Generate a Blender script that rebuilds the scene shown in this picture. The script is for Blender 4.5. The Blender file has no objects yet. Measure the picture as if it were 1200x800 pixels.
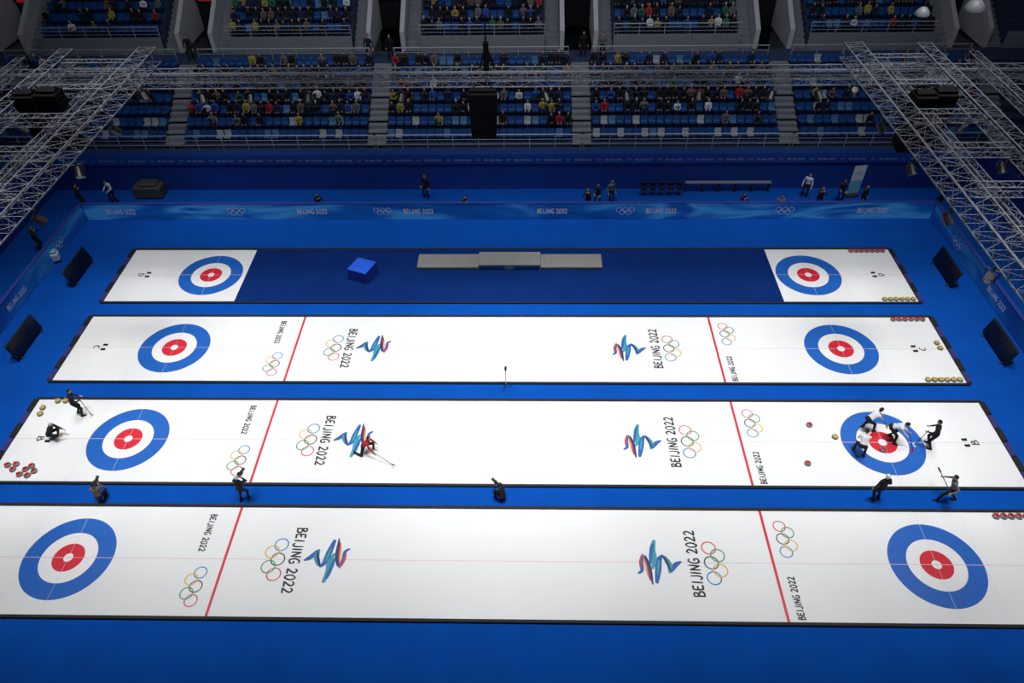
import bpy, math, random
import numpy as np
from mathutils import Vector, Matrix
random.seed(7)
SC = bpy.context.scene
C = SC.collection
PI = math.pi
try:
    SC.view_settings.view_transform = 'Standard'
    SC.view_settings.look = 'None'
except Exception:
    pass

# ------------------------------------------------------------------ camera calibration from the regulation marks on the ice
TEE, HOG = 17.375, 10.975
obs = []
cent = [((81,653),(1097,662)), ((151,514),(1034,519)), ((204,407),(985,409)), ((248,322),(946,321))]
tb = [((607,703),(614,713)), ((479,552),(483,556)), ((379,436),(380,439)), ((300,346),(299,346))]
lr = [((25,136),(1040,1155)), ((103,199),(986,1083)), ((163,246),(943,1029)), ((211,285),(909,985))]
for i in range(4):
    for k, sg in ((0,-1),(1,1)):
        obs.append((sg*TEE, i, 0, cent[i][k][0], cent[i][k][1]))
        obs.append((sg*TEE, i, 1.83, None, tb[i][k][0]))
        obs.append((sg*TEE, i, -1.83, None, tb[i][k][1]))
        obs.append((sg*TEE-1.83, i, 0, lr[i][k][0], None))
        obs.append((sg*TEE+1.83, i, 0, lr[i][k][1], None))
for i, a, b in ((0,263,907),(1,308,869),(2,344,841)):
    obs.append((-HOG, i, 0, a, None)); obs.append((HOG, i, 0, b, None))

def basis(p):
    pitch, yaw, roll = p[3], p[4], p[5]
    fw = np.array([math.sin(yaw)*math.cos(pitch), math.cos(yaw)*math.cos(pitch), -math.sin(pitch)])
    r = np.array([math.cos(yaw), -math.sin(yaw), 0.0])
    u = np.cross(r, fw)
    cr, sr = math.cos(roll), math.sin(roll)
    return r*cr+u*sr, u*cr-r*sr, fw
def proj(p, X):
    r, u, fw = basis(p)
    d = np.array(X, float)-np.array(p[:3])
    z = d@fw
    return 600+p[6]*(d@r)/z, 400-p[6]*(d@u)/z
def resid(p):
    out = []
    for (u, i, v, x, y) in obs:
        a, b = proj(p, (u, i*p[7]+v, 0.04))
        if x is not None: out.append(a-x)
        if y is not None: out.append(b-y)
    return np.array(out)
p = np.array([0.3, -16.85, 27.1, math.radians(42.2), 0.0, 0.0, 898.0, 6.3])
for it in range(25):
    r0 = resid(p)
    J = np.zeros((len(r0), 8))
    for k in range(8):
        q = p.copy(); h = 1e-4*max(1, abs(p[k])); q[k] += h
        J[:, k] = (resid(q)-r0)/h
    A = J.T@J
    p = p-np.linalg.solve(A+1e-3*np.diag(np.diag(A)), J.T@r0)
D = float(p[7])
CR, CU, CF = basis(p)
cam = bpy.data.cameras.new('camera'); camo = bpy.data.objects.new('camera', cam); C.objects.link(camo)
cam.sensor_width = 36; cam.lens = float(p[6])*36/1200; cam.clip_end = 500
M = Matrix.Identity(4)
for a in range(3):
    M[a][0] = CR[a]; M[a][1] = CU[a]; M[a][2] = -CF[a]; M[a][3] = p[a]
camo.matrix_world = M
SC.camera = camo
def ray(px, py):
    return CF+CR*((px-600)/p[6])-CU*((py-400)/p[6])
def G(px, py, z=0.0):
    d = ray(px, py); t = (z-p[2])/d[2]
    return Vector((float(p[0]+d[0]*t), float(p[1]+d[1]*t), z))
def GP(px, py, Y):
    d = ray(px, py); t = (Y-p[1])/d[1]
    return Vector((float(p[0]+d[0]*t), Y, float(p[2]+d[2]*t)))

# ------------------------------------------------------------------ materials
def lin(c):
    return tuple((x/255/12.92 if x/255 <= .04045 else ((x/255+.055)/1.055)**2.4) for x in c)
def mat(name, rgb, rough=.6, metal=0., emit=0., noise=.08, scale=6., spec=.5):
    m = bpy.data.materials.new(name); m.use_nodes = True
    nt = m.node_tree; b = nt.nodes['Principled BSDF']
    c = lin(rgb)
    b.inputs['Roughness'].default_value = rough
    b.inputs['Metallic'].default_value = metal
    b.inputs['Specular IOR Level'].default_value = spec
    tc = nt.nodes.new('ShaderNodeTexCoord'); n = nt.nodes.new('ShaderNodeTexNoise')
    n.inputs['Scale'].default_value = scale
    rp = nt.nodes.new('ShaderNodeValToRGB')
    rp.color_ramp.elements[0].position = .3; rp.color_ramp.elements[1].position = .7
    rp.color_ramp.elements[0].color = tuple(max(0, x*(1-noise)) for x in c)+(1,)
    rp.color_ramp.elements[1].color = tuple(min(1, x*(1+noise)) for x in c)+(1,)
    nt.links.new(tc.outputs['Object'], n.inputs['Vector'])
    nt.links.new(n.outputs['Fac'], rp.inputs['Fac'])
    nt.links.new(rp.outputs['Color'], b.inputs['Base Color'])
    if emit:
        nt.links.new(rp.outputs['Color'], b.inputs['Emission Color'])
        b.inputs['Emission Strength'].default_value = emit
    return m
def led_mat(name, stops, emit, sx=.12):
    m = bpy.data.materials.new(name); m.use_nodes = True
    nt = m.node_tree; b = nt.nodes['Principled BSDF']
    tc = nt.nodes.new('ShaderNodeTexCoord'); mp = nt.nodes.new('ShaderNodeMapping')
    mp.inputs['Scale'].default_value = (sx, sx, .5)
    n = nt.nodes.new('ShaderNodeTexNoise'); n.inputs['Scale'].default_value = 1.2; n.inputs['Distortion'].default_value = .8
    rp = nt.nodes.new('ShaderNodeValToRGB'); cr = rp.color_ramp
    cr.elements[0].position = stops[0][0]; cr.elements[0].color = lin(stops[0][1])+(1,)
    cr.elements[1].position = stops[-1][0]; cr.elements[1].color = lin(stops[-1][1])+(1,)
    for s in stops[1:-1]:
        e = cr.elements.new(s[0]); e.color = lin(s[1])+(1,)
    nt.links.new(tc.outputs['Object'], mp.inputs['Vector']); nt.links.new(mp.outputs['Vector'], n.inputs['Vector'])
    nt.links.new(n.outputs['Fac'], rp.inputs['Fac']); nt.links.new(rp.outputs['Color'], b.inputs['Base Color'])
    nt.links.new(rp.outputs['Color'], b.inputs['Emission Color']); b.inputs['Emission Strength'].default_value = emit
    b.inputs['Roughness'].default_value = .45
    return m
MT = dict(
    carpet=mat('blue_carpet', (4,76,170), .9, noise=.06, scale=.6, spec=.1),
    navy_carpet=mat('navy_carpet', (6,42,108), .9, noise=.08, scale=.8, spec=.1),
    ice=mat('ice', (236,238,240), .32, noise=.015, scale=.35, spec=.35),
    m_blue=mat('ring_blue', (28,98,190), .4, noise=.02),
    m_red=mat('ring_red', (214,38,58), .4, noise=.02),
    m_white=mat('ring_white', (240,240,242), .4, noise=.01),
    m_pink=mat('line_pink', (226,194,200), .4, noise=.02),
    m_grey=mat('line_grey', (214,216,222), .4, noise=.02),
    ink=mat('ink_black', (22,24,32), .5, noise=.02),
    o_blue=mat('rings_blue', (60,135,195), .5, noise=.02), o_yel=mat('rings_yellow', (225,180,80), .5, noise=.02),
    o_blk=mat('rings_black', (70,70,75), .5, noise=.02), o_grn=mat('rings_green', (80,160,110), .5, noise=.02),
    o_red=mat('rings_red', (215,90,95), .5, noise=.02),
    e_teal=mat('ribbon_teal', (50,150,165), .5), e_blue=mat('ribbon_blue', (30,90,175), .5), e_navy=mat('ribbon_navy', (34,48,110), .5),
    e_yel=mat('ribbon_yellow', (225,185,90), .5), e_red=mat('ribbon_red', (205,60,66), .5),
    black=mat('black_foam', (12,13,18), .7), purple=mat('purple_pad', (44,44,110), .7), bluepad=mat('blue_pad', (40,60,150), .7),
    rubber=mat('black_rubber', (16,16,18), .8), plastic=mat('black_plastic', (18,19,23), .45), dgrey=mat('dark_grey', (48,50,56), .6),
    spk=mat('speaker_black', (7,7,9), .9, spec=.1),
    steel=mat('steel_rail', (170,178,190), .45, .1), alu=mat('aluminium', (80,84,92), .55, .2),
    granite=mat('granite', (120,122,126), .35, noise=.3, scale=60), h_red=mat('handle_red', (200,40,45), .4), h_yel=mat('handle_yellow', (225,185,40), .4),
    wallnavy=mat('navy_wall', (12,60,142), .7, noise=.1, scale=.5), walldark=mat('dark_wall', (12,18,38), .8),
    tier=mat('stand_concrete', (48,66,100), .85, noise=.1, scale=2), tierdark=mat('stand_dark', (24,36,66), .85), step=mat('step_grey', (138,144,152), .8, noise=.1),
    parapet=mat('white_parapet', (196,200,206), .7), redsign=mat('red_sign', (190,30,40), .5, emit=.25), dark=mat('unlit_opening', (8,9,14), .9),
    s_blue=mat('seat_blue', (16,78,150), .5), s_light=mat('seat_light', (80,130,180), .5), s_white=mat('seat_white', (170,180,192), .5),
    white=mat('white_paint', (225,228,232), .5), podium=mat('podium_grey', (138,140,138), .6), podfront=mat('podium_blue', (40,74,120), .5), podside=mat('podium_front_grey', (96,104,116), .6),
    lamp=mat('lamp_grey', (110,114,120), .5),
    boxblue=mat('blue_cloth', (20,90,225), .8), boxshade=mat('blue_cloth_shaded', (8,44,150), .85),  # same cloth twice: bright top, and sides with their shade put into the colour
    screen=mat('screen_black', (10,11,16), .25), teal=mat('pale_turquoise', (120,190,205), .5), tarp=mat('grey_cover', (66,65,66), .8),
    skin=mat('skin', (205,160,130), .6), hair=mat('hair', (26,20,18), .7),
    j_black=mat('cloth_black', (17,18,22), .85), j_navy=mat('cloth_navy', (22,34,70), .85), j_blue=mat('cloth_blue', (28,82,170), .85),
    j_grey=mat('cloth_grey', (105,108,112), .85), j_white=mat('cloth_white', (225,226,230), .85), j_red=mat('cloth_red', (175,35,45), .85),
    j_yel=mat('cloth_yellow', (165,155,70), .85), j_grn=mat('cloth_green', (40,110,75), .85), j_brown=mat('cloth_brown', (110,95,78), .85),
    led=led_mat('led_blue', [(.3,(6,54,128)),(.5,(14,86,166)),(.62,(60,140,200)),(.72,(12,76,156))], .2),
    leddark=led_mat('led_dark', [(.3,(8,48,120)),(.5,(16,76,156)),(.66,(40,116,180)),(.75,(10,56,130))], .14),
    band=led_mat('glow_band', [(.3,(6,38,100)),(.7,(8,48,120))], .14),  # wall lettering band; slight emission added to brighten it
    beige=mat('pale_bench', (120,126,136), .6),
    textdim=mat('dim_text', (150,160,180), .6),
)
# ------------------------------------------------------------------ mesh builder
GLY = {
 'B': (.66, [[(.10,1),(.12,.5),(.08,0)], [(.02,.97),(.42,.98),(.50,.75),(.14,.55)], [(.14,.55),(.60,.45),(.55,.10),(.0,.03)]]),
 'E': (.68, [[(.12,1),(.09,.5),(.12,.03)], [(.08,.95),(.62,1.0)], [(.1,.53),(.5,.57)], [(.08,.05),(.66,.10)]]),
 'I': (.32, [[(.20,1.02),(.16,.5),(.12,-.02)]]),
 'J': (.56, [[(.48,1.03),(.48,.3),(.3,.0),(.0,.14)]]),
 'N': (.74, [[(.08,-.02),(.12,1)], [(.10,.99),(.36,.5),(.62,.04)], [(.60,.0),(.68,1.06)]]),
 'G': (.72, [[(.64,.88),(.36,1),(.06,.55),(.20,.05),(.60,.12),(.62,.45)], [(.66,.46),(.34,.44)]]),
 '2': (.66, [[(.04,.78),(.30,1),(.54,.75),(.34,.38),(.0,.03)], [(.02,.04),(.68,.10)]]),
 '0': (.68, [[(.34,1),(.06,.6),(.14,.10),(.38,.0),(.62,.45),(.52,.88),(.30,1.0)]]),
 'A': (.74, [[(.36,1.02),(.2,.5),(.0,-.02)], [(.34,1.0),(.5,.5),(.70,.0)], [(.14,.36),(.58,.38)]]),
 'C': (.70, [[(.64,.86),(.36,1),(.06,.55),(.20,.05),(.66,.12)]]),
 'D': (.70, [[(.10,1),(.10,0)], [(.02,.98),(.5,.85),(.62,.45),(.4,.08),(.02,.03)]]),
}
def spline(P, segs=6):
    P = [Vector((q[0], q[1])) for q in P]
    if len(P) == 2: return [P[0].lerp(P[1], t/4) for t in range(5)]
    out = []
    for i in range(len(P)-1):
        a = P[max(i-1,0)]; b = P[i]; c_ = P[i+1]; d = P[min(i+2, len(P)-1)]
        for k in range(segs):
            t = k/segs
            out.append(.5*((2*b)+(-a+c_)*t+(2*a-5*b+4*c_-d)*t*t+(-a+3*b-3*c_+d)*t**3))
    out.append(P[-1]); return out
def ribbon2d(P, w, w0, segs=6):
    out = spline(P, segs); n = len(out); vs = []
    for i, q in enumerate(out):
        t = (out[min(i+1,n-1)]-out[max(i-1,0)]).normalized(); nn = Vector((-t.y, t.x))
        ww = w*(w0+(1-w0)*math.sin(PI*(i/(n-1))*.9+.05))
        vs += [q-nn*ww/2, q+nn*ww/2]
    return vs, [(2*i, 2*i+2, 2*i+3, 2*i+1) for i in range(n-1)]
class MB:
    def __init__(s): s.v = []; s.f = []; s.m = []
    def add(s, verts, faces, m=0):
        o = len(s.v); s.v += [tuple(v) for v in verts]
        for f in faces: s.f.append(tuple(i+o for i in f)); s.m.append(m)
    def box(s, c, d, rz=0, m=0, R=None, ch=0.0):
        hx, hy, hz = d[0]/2, d[1]/2, d[2]/2
        R = R or Matrix.Rotation(rz, 3, 'Z')
        c = Vector(c)
        if ch <= 0:
            vs = [Vector((x*hx, y*hy, z*hz)) for z in (-1,1) for y in (-1,1) for x in (-1,1)]
            fs = [(0,2,3,1),(4,5,7,6),(0,1,5,4),(2,6,7,3),(0,4,6,2),(1,3,7,5)]
        else:
            k = ch
            oct_ = [(-hx+k,-hy),(hx-k,-hy),(hx,-hy+k),(hx,hy-k),(hx-k,hy),(-hx+k,hy),(-hx,hy-k),(-hx,-hy+k)]
            sx, sy = (hx-k)/hx, (hy-k)/hy
            vs = []
            for z, q in ((-hz,1),(-hz+k,0),(hz-k,0),(hz,1)):
                for (x, y) in oct_: vs.append(Vector((x*(sx if q else 1), y*(sy if q else 1), z)))
            fs = [tuple(range(7,-1,-1)), tuple(range(24,32))]
            for l in range(3):
                for i in range(8): fs.append((l*8+i, l*8+(i+1)%8, l*8+8+(i+1)%8, l*8+8+i))
        s.add([c+R@v for v in vs], fs, m)
    def tube(s, p0, p1, r, n=6, r1=None, m=0):
        p0 = Vector(p0); p1 = Vector(p1); r1 = r if r1 is None else r1
        d = (p1-p0).normalized(); a = d.orthogonal().normalized(); b = d.cross(a)
        vs = [p0+(a*math.cos(2*PI*i/n)+b*math.sin(2*PI*i/n))*r for i in range(n)]
        vs += [p1+(a*math.cos(2*PI*i/n)+b*math.sin(2*PI*i/n))*r1 for i in range(n)]
        fs = [(i,(i+1)%n,n+(i+1)%n,n+i) for i in range(n)]+[tuple(range(n-1,-1,-1)), tuple(range(n,2*n))]
        s.add(vs, fs, m)
    def path(s, pts, r, n=6, m=0):
        for a, b in zip(pts[:-1], pts[1:]): s.tube(a, b, r, n, m=m)
    def lathe(s, prof, n=20, c=(0,0,0), m=0):
        c = Vector(c); vs = []
        for (r, z) in prof:
            for i in range(n): vs.append(c+Vector((r*math.cos(2*PI*i/n), r*math.sin(2*PI*i/n), z)))
        fs = []
        for l in range(len(prof)-1):
            for i in range(n): fs.append((l*n+i, l*n+(i+1)%n, (l+1)*n+(i+1)%n, (l+1)*n+i))
        fs.append(tuple(range(n-1,-1,-1))); fs.append(tuple(range((len(prof)-1)*n, len(prof)*n)))
        s.add(vs, fs, m)
    def ell(s, c, rad, n=10, R=None, m=0, keep=None):
        c = Vector(c); vs = []; fs = []; R = R or Matrix.Identity(3); L = n//2+1; loc = []
        for l in range(L):
            t = -PI/2+PI*l/(L-1)
            for i in range(n):
                q = Vector((math.cos(t)*math.cos(2*PI*i/n), math.cos(t)*math.sin(2*PI*i/n), math.sin(t)))
                loc.append(q); vs.append(c+R@Vector((q.x*rad[0], q.y*rad[1], q.z*rad[2])))
        for l in range(L-1):
            for i in range(n):
                f = (l*n+i, l*n+(i+1)%n, (l+1)*n+(i+1)%n, (l+1)*n+i)
                if keep is None or keep(sum((loc[k] for k in f), Vector())/4): fs.append(f)
        s.add(vs, fs, m)
    def annulus(s, o, r0, r1, X=(1,0,0), Y=(0,1,0), n=48, m=0):
        o = Vector(o); X = Vector(X); Y = Vector(Y)
        if r0 <= 0:
            s.add([o+(X*math.cos(2*PI*i/n)+Y*math.sin(2*PI*i/n))*r1 for i in range(n)], [tuple(range(n))], m); return
        vs = []
        for r in (r0, r1):
            vs += [o+(X*math.cos(2*PI*i/n)+Y*math.sin(2*PI*i/n))*r for i in range(n)]
        s.add(vs, [(i, n+i, n+(i+1)%n, (i+1)%n) for i in range(n)], m)
    def rect(s, x0, x1, y0, y1, z, m=0):
        s.add([(x0,y0,z),(x1,y0,z),(x1,y1,z),(x0,y1,z)], [(0,1,2,3)], m)
    def text(s, t, o, X, Y, L, H, m=0, w=.17):
        # brush-stroke lettering: every glyph is a few tapered strokes
        o = Vector(o); X = Vector(X); Y = Vector(Y); Z = X.cross(Y)
        tot = sum((GLY[c][0]+.13 if c in GLY else .42) for c in t)-.13; k = L/tot; x = -tot/2; q = 0
        for c in t:
            if c not in GLY: x += .42; continue
            for st in GLY[c][1]:
                vs, fs = ribbon2d([(a, b) for a, b in st], w, .62); q += 1
                s.add([o+X*((v.x+x)*k)+Y*((v.y-.5)*H)+Z*(.0004*(q%4)) for v in vs], fs, m)
            x += GLY[c][0]+.13
    def rings(s, o, X, Y, W, ms):
        o = Vector(o); X = Vector(X); Y = Vector(Y); Z = X.cross(Y); R = W/6.5
        for k, (a, b) in enumerate(((-2.25,.52),(0,.52),(2.25,.52),(-1.125,-.52),(1.125,-.52))):
            s.annulus(o+X*(a*R)+Y*(b*R)+Z*(.001*k), R*.84, R*1.02, X, Y, 24, ms[k])
    def mesh(s, name, mats, smooth=False):
        me = bpy.data.meshes.new(name); me.from_pydata(s.v, [], s.f)
        for q in mats: me.materials.append(MT[q] if isinstance(q, str) else q)
        me.polygons.foreach_set('material_index', s.m)
        if smooth: me.polygons.foreach_set('use_smooth', [True]*len(s.f))
        me.update(); return me
    def build(s, name, mats, parent=None, smooth=False, loc=(0,0,0), rz=0, **k):
        if isinstance(mats, str): mats = [mats]
        ob = bpy.data.objects.new(name, s.mesh(name, mats, smooth)); C.objects.link(ob)
        ob.location = loc; ob.rotation_euler = (0,0,rz)
        if parent: ob.parent = parent
        for a, b in k.items(): ob[a] = b
        return ob
def thing(name, label, cat, loc=(0,0,0), rz=0, group=None):
    o = bpy.data.objects.new(name, None); C.objects.link(o); o.empty_display_size = .1
    o.location = loc; o.rotation_euler = (0,0,rz); o['label'] = label; o['category'] = cat
    if group: o['group'] = group
    return o
def dup(root, loc, rz=0, label=None, group=None):
    r = root.copy(); C.objects.link(r); r.location = loc; r.rotation_euler = (0,0,rz)
    if label: r['label'] = label
    if group: r['group'] = group
    for ch in list(root.children):
        c = ch.copy(); C.objects.link(c); c.parent = r
        for g in ch.children:
            d = g.copy(); C.objects.link(d); d.parent = c
    return r
ORD = ['first','second','third','fourth','fifth','sixth','seventh','eighth','ninth','tenth','eleventh','twelfth','thirteenth','fourteenth']
S = dict(kind='structure')
# ------------------------------------------------------------------ floor
m = MB(); m.rect(-60, 60, -14, 45, 0); m.build('floor', 'carpet', **S)
# ------------------------------------------------------------------ curling sheets
HW = 2.42; HL = 22.75; ZT = .04
SH = ['nearest', 'second nearest', 'second farthest', 'farthest']
LET = ['A', 'B', 'C', 'D']
LAB = ['nearest white curling sheet, cut off by the left and right picture edges',
       'second nearest white curling sheet, the one with the players and brooms on it',
       'second farthest white curling sheet, empty of players between two blue carpet strips',
       'farthest curling sheet, its middle covered by navy carpet with the podium on it']
RM = [2,3,4,5,6]
def emblem(mb, flip, cu):
    # loose slanting ribbon strokes; a runs along the reading direction, b is up
    def rb(pts, w, k, mi, w0=.3):
        vs, fs = ribbon2d([(b*.88, -a*.98) for a, b in pts], w, w0, 8)
        mb.add([(v.x*flip+cu, v.y*flip, ZT+.006+k*.001) for v in vs], fs, mi)
    rb([(.05,-1.02),(-.12,-.72),(-.42,-.48)], .20, 0, 8, .15)
    rb([(-.48,-.42),(-.1,-.46),(.28,-.26)], .22, 1, 7, .3)
    rb([(-.42,-.50),(0,-.36),(.34,-.20)], .12, 2, 9, .3)
    rb([(.34,-.22),(.1,-.02),(-.35,.08),(-.92,.22)], .26, 3, 8, .2)
    rb([(-.55,.12),(-.2,.06),(.1,-.02)], .10, 4, 7, .2)
    rb([(-.30,.32),(.15,.20),(.55,.22),(1.02,.08)], .26, 5, 7, .2)
    rb([(-.1,.40),(.35,.32),(.85,.16)], .14, 6, 8, .2)
    rb([(-.98,.40),(-.5,.44),(-.1,.48),(.3,.60)], .17, 7, 9, .2)
    rb([(-.80,.50),(-.2,.58),(.25,.68)], .10, 8, 11, .25)
    rb([(-.60,.58),(-.1,.64),(.3,.74)], .08, 9, 10, .3)
    rb([(.36,.64),(.0,.78),(-.35,.80),(-.5,1.0)], .14, 10, 8, .2)
    rb([(.40,.70),(.05,.84),(-.3,.86)], .08, 11, 11, .3)
for i in range(4):
    T = thing('curling_sheet', LAB[i], 'curling sheet', (0, i*D, 0), 0, 'curling sheets')
    m = MB(); m.box((0,0,ZT/2+.001), (2*HL, 2*HW, ZT-.002)); m.build('ice', 'ice', T)
    for sg in (-1, 1):
        m = MB(); m.box((0, sg*(HW+.07), .05), (2*HL+.3, .14, .09), ch=.02); m.build('side_bumper', 'black', T)
        m = MB()
        for k in range(6):
            m.box((sg*(HL+.14), -HW+.4+k*.81, .07), (.26, .78, .13), m=k%2, ch=.03)
        m.build('end_bumper', ['purple','black'], T)
    for sg in (-1, 1):
        u = sg*TEE
        m = MB()
        m.annulus((u,0,ZT+.003), 1.13, 1.83, n=72, m=0); m.annulus((u,0,ZT+.003), .63, 1.13, n=60, m=1)
        m.annulus((u,0,ZT+.003), .19, .63, n=48, m=2); m.annulus((u,0,ZT+.003), 0, .19, n=24, m=1)
        m.build('house_rings', ['m_blue','m_white','m_red'], T)
        m = MB(); m.rect(u-.006, u+.006, -HW, HW, ZT+.0045); m.build('tee_line', 'm_grey', T)
        m = MB(); m.rect(u+sg*1.83-.006, u+sg*1.83+.006, -HW, HW, ZT+.0045); m.build('back_line', 'm_grey', T)
        for k in (-1, 1):
            m = MB(); m.box((u+sg*3.72, k*.17, ZT+.02), (.22, .13, .035), ch=.01); m.box((u+sg*3.81, k*.17, ZT+.03), (.06, .14, .06), ch=.015)
            m.build('hack', 'rubber', T)
        Y = (-sg,0,0); X = (0, sg, 0)
        m = MB(); m.text(LET[i], (u+sg*4.15, 0, ZT+.005), X, Y, .27, .30)
        m.build('sheet_letter', 'ink', T)
        if i < 3:
            m = MB(); m.rect(sg*HOG-.055, sg*HOG+.055, -HW, HW, ZT+.005); m.build('hog_line', 'm_red', T)
            cR = -8.98 if sg < 0 else 8.68; cT = -8.14 if sg < 0 else 7.84; cE = -6.87 if sg < 0 else 6.45
            m = MB(); m.text('BEIJING 2022', (cT, 0, ZT+.005), X, Y, 2.9, .42, w=.20); m.build('lettering', 'ink', T)
            tu = -12.05 if sg < 0 else 11.5; tv = 1.2 if sg < 0 else -1.45
            m = MB(); m.text('BEIJING 2022', (tu, tv, ZT+.005), X, Y, 1.75, .26, w=.23); m.build('lettering', 'ink', T)
            mats = ['ink','ink','o_blue','o_blk','o_red','o_yel','o_grn','e_teal','e_blue','e_navy','e_yel','e_red']
            m = MB(); m.rings((cR, 0, ZT+.005), X, Y, 1.9, RM); m.build('five_rings', mats, T)
            ru = -11.9 if sg < 0 else 11.75; rv = -1.2 if sg < 0 else 1.1
            m = MB(); m.rings((ru, rv, ZT+.005), X, Y, 1.7, RM); m.build('five_rings', mats, T)
            m = MB(); emblem(m, 1 if sg < 0 else -1, cE); m.build('ribbon_emblem', mats, T)
    m = MB(); m.rect(-HL, HL, -.012, .012, ZT+.004); m.build('centre_line', 'm_pink', T)
# cover carpet, podium, draped box on the farthest sheet
m = MB(); m.box((.05, 3*D, ZT+.018), (30.7, 2*HW, .024), ch=.01)
m.build('carpet', 'navy_carpet', label='navy carpet covering the middle of the farthest sheet', category='carpet')
ZC = ZT+.031
b = G(597, 316, ZC)
T = thing('podium', 'long grey three-step medal podium standing on the navy carpet', 'podium', (b.x, b.y+.62, ZC))
for (x, w, h) in ((-3.62, 3.6, .22), (0, 3.64, .38), (3.62, 3.6, .22)):
    m = MB(); m.box((x, 0, h/2), (w, 1.25, h), ch=.02); m.build('step', 'podium', T)
    m = MB(); m.box((x, -.635, h*.45), (w*.97, .03, h*.7))
    if x == 0: m.rings((0, -.655, .17), (1,0,0), (0,0,1), .55, [1]*5)
    m.build('front_panel', ['podfront' if x == 0 else 'podside','white'], T)
b = G(424, 331, ZC)
T = thing('draped_table', 'square table under a bright blue cloth left of the podium', 'table', (b.x, b.y+.65, ZC), math.radians(-22))
m = MB(); m.box((0,0,.72), (1.22,1.22,.06), ch=.02); m.build('table_top', 'boxblue', T)
m = MB(); n = 64; vs = []
for z, k in ((.71, 0), (.4, .5), (.01, 1)):
    for i in range(n):
        a = 2*PI*i/n; c_, s_ = math.cos(a), math.sin(a); q = .60/max(abs(c_), abs(s_))
        q += k*(.03+.02*math.sin(i*1.9)); vs.append((c_*q, s_*q, z))
m.add(vs, [(l*n+i, l*n+(i+1)%n, (l+1)*n+(i+1)%n, (l+1)*n+i) for l in range(2) for i in range(n)])
m.build('skirt', 'boxshade', T)
# ------------------------------------------------------------------ stones
def stone_proto(hm):
    T = thing('curling_stone', 'x', 'curling stone')
    m = MB(); m.lathe([(.07,0),(.12,.012),(.14,.035),(.146,.06),(.14,.085),(.12,.108),(.08,.115),(.01,.116)], 20)
    m.build('stone_body', 'granite', T, smooth=True)
    m = MB(); m.lathe([(.098,.112),(.095,.124),(.05,.13),(.01,.131)], 18)
    m.path([(-.05,0,.128),(-.055,0,.165),(-.03,0,.185),(.03,0,.187),(.085,0,.182),(.10,0,.17)], .016, 8)
    m.build('handle', hm, T); return T
PR = {'red': stone_proto('h_red'), 'yellow': stone_proto('h_yel')}
used = set()
def stone(col, x, y, label, group, z=ZT+.002):
    rz = random.uniform(0, 6)
    if col not in used:
        used.add(col); r = PR[col]; r.location = (x,y,z); r.rotation_euler = (0,0,rz); r['label'] = label; r['group'] = group; return
    dup(PR[col], (x,y,z), rz, label, group)
for (i, col, xpx, ypx, side, n) in ((3,'red',994,296,'far',8),(3,'yellow',1031,348,'near',7),(2,'red',1043,376,'far',7),(2,'yellow',1080,440,'near',7),(0,'red',1162,606,'far',5)):
    q = G(xpx, ypx)
    v = HW-.2 if side == 'far' else -HW+.2
    for k in range(n):
        x = q.x+.15+k*.31
        if x > HL-.2: break
        stone(col, x, i*D+v, f'{ORD[k]} {col}-handled stone from left, row at {side} right corner of {SH[i]} sheet', f'{col} stones in the row at the {side} right corner of the {SH[i]} sheet')
pts = [(10,546),(16,551),(24,557),(31,551),(38,547),(41,553),(33,558),(20,545)]
for k, (a, b_) in enumerate(pts):
    q = G(a, b_); stone('red', q.x, q.y, 'red-handled curling stone in the cluster at the near left corner of second nearest sheet', 'red stones clustered at the near left corner of the second nearest sheet')
for k, (a, b_) in enumerate([(51,479),(48,486),(69,471),(78,471)]):
    q = G(a, b_); stone('yellow', q.x, q.y, f'{ORD[k]} yellow-handled stone by the far left corner of the second nearest sheet', 'yellow stones at the far left corner of the second nearest sheet')
for col, a, b_, lb in (('red',948,499,'lone red-handled stone left of right house, on far side of centre line'),('red',946,544,'lone red-handled stone left of right house, on near side of centre line'),
                   ('yellow',978,513,'lone yellow-handled stone touching left edge of the right house with players'),
                   ('yellow',1097,403,'yellow-handled stone at right end of second farthest sheet, upper of two'),('yellow',1101,409,'yellow-handled stone at right end of second farthest sheet, lower of two'),
                   ('red',1034,528,'red-handled stone beside the bending players inside the right house')):
    q = G(a, b_); stone(col, q.x, q.y, lb, 'stones in play and loose stones')

# ------------------------------------------------------------------ perimeter boards
BY = float(G(600, 257).y); BX0 = float(G(104, 257).x); BX1 = float(G(1090, 257).x)
T = thing('advertising_board', 'long light blue board with white lettering and rings behind the farthest sheet', 'board', ((BX0+BX1)/2, BY, 0))
L = BX1-BX0; cx = (BX0+BX1)/2
m = MB(); m.box((0,.06,.6), (L, .12, 1.2), ch=.02); m.build('board_panel', 'led', T)
m = MB(); m.box((0,.06,1.22), (L+.1, .18, .05), ch=.01); m.build('top_cap', 'bluepad', T)
for a in (140, 365, 490, 647, 775, 1023):
    m = MB(); m.text('BEIJING 2022', (GP(a,245,BY).x-cx, -.01, .62), (1,0,0), (0,0,1), 1.9, .34, w=.22); m.build('lettering', 'white', T)
for a in (276, 448, 733, 920):
    m = MB(); m.rings((GP(a,245,BY).x-cx, -.01, .62), (1,0,0), (0,0,1), 1.15, [0]*5); m.build('five_rings', 'white', T)
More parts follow.
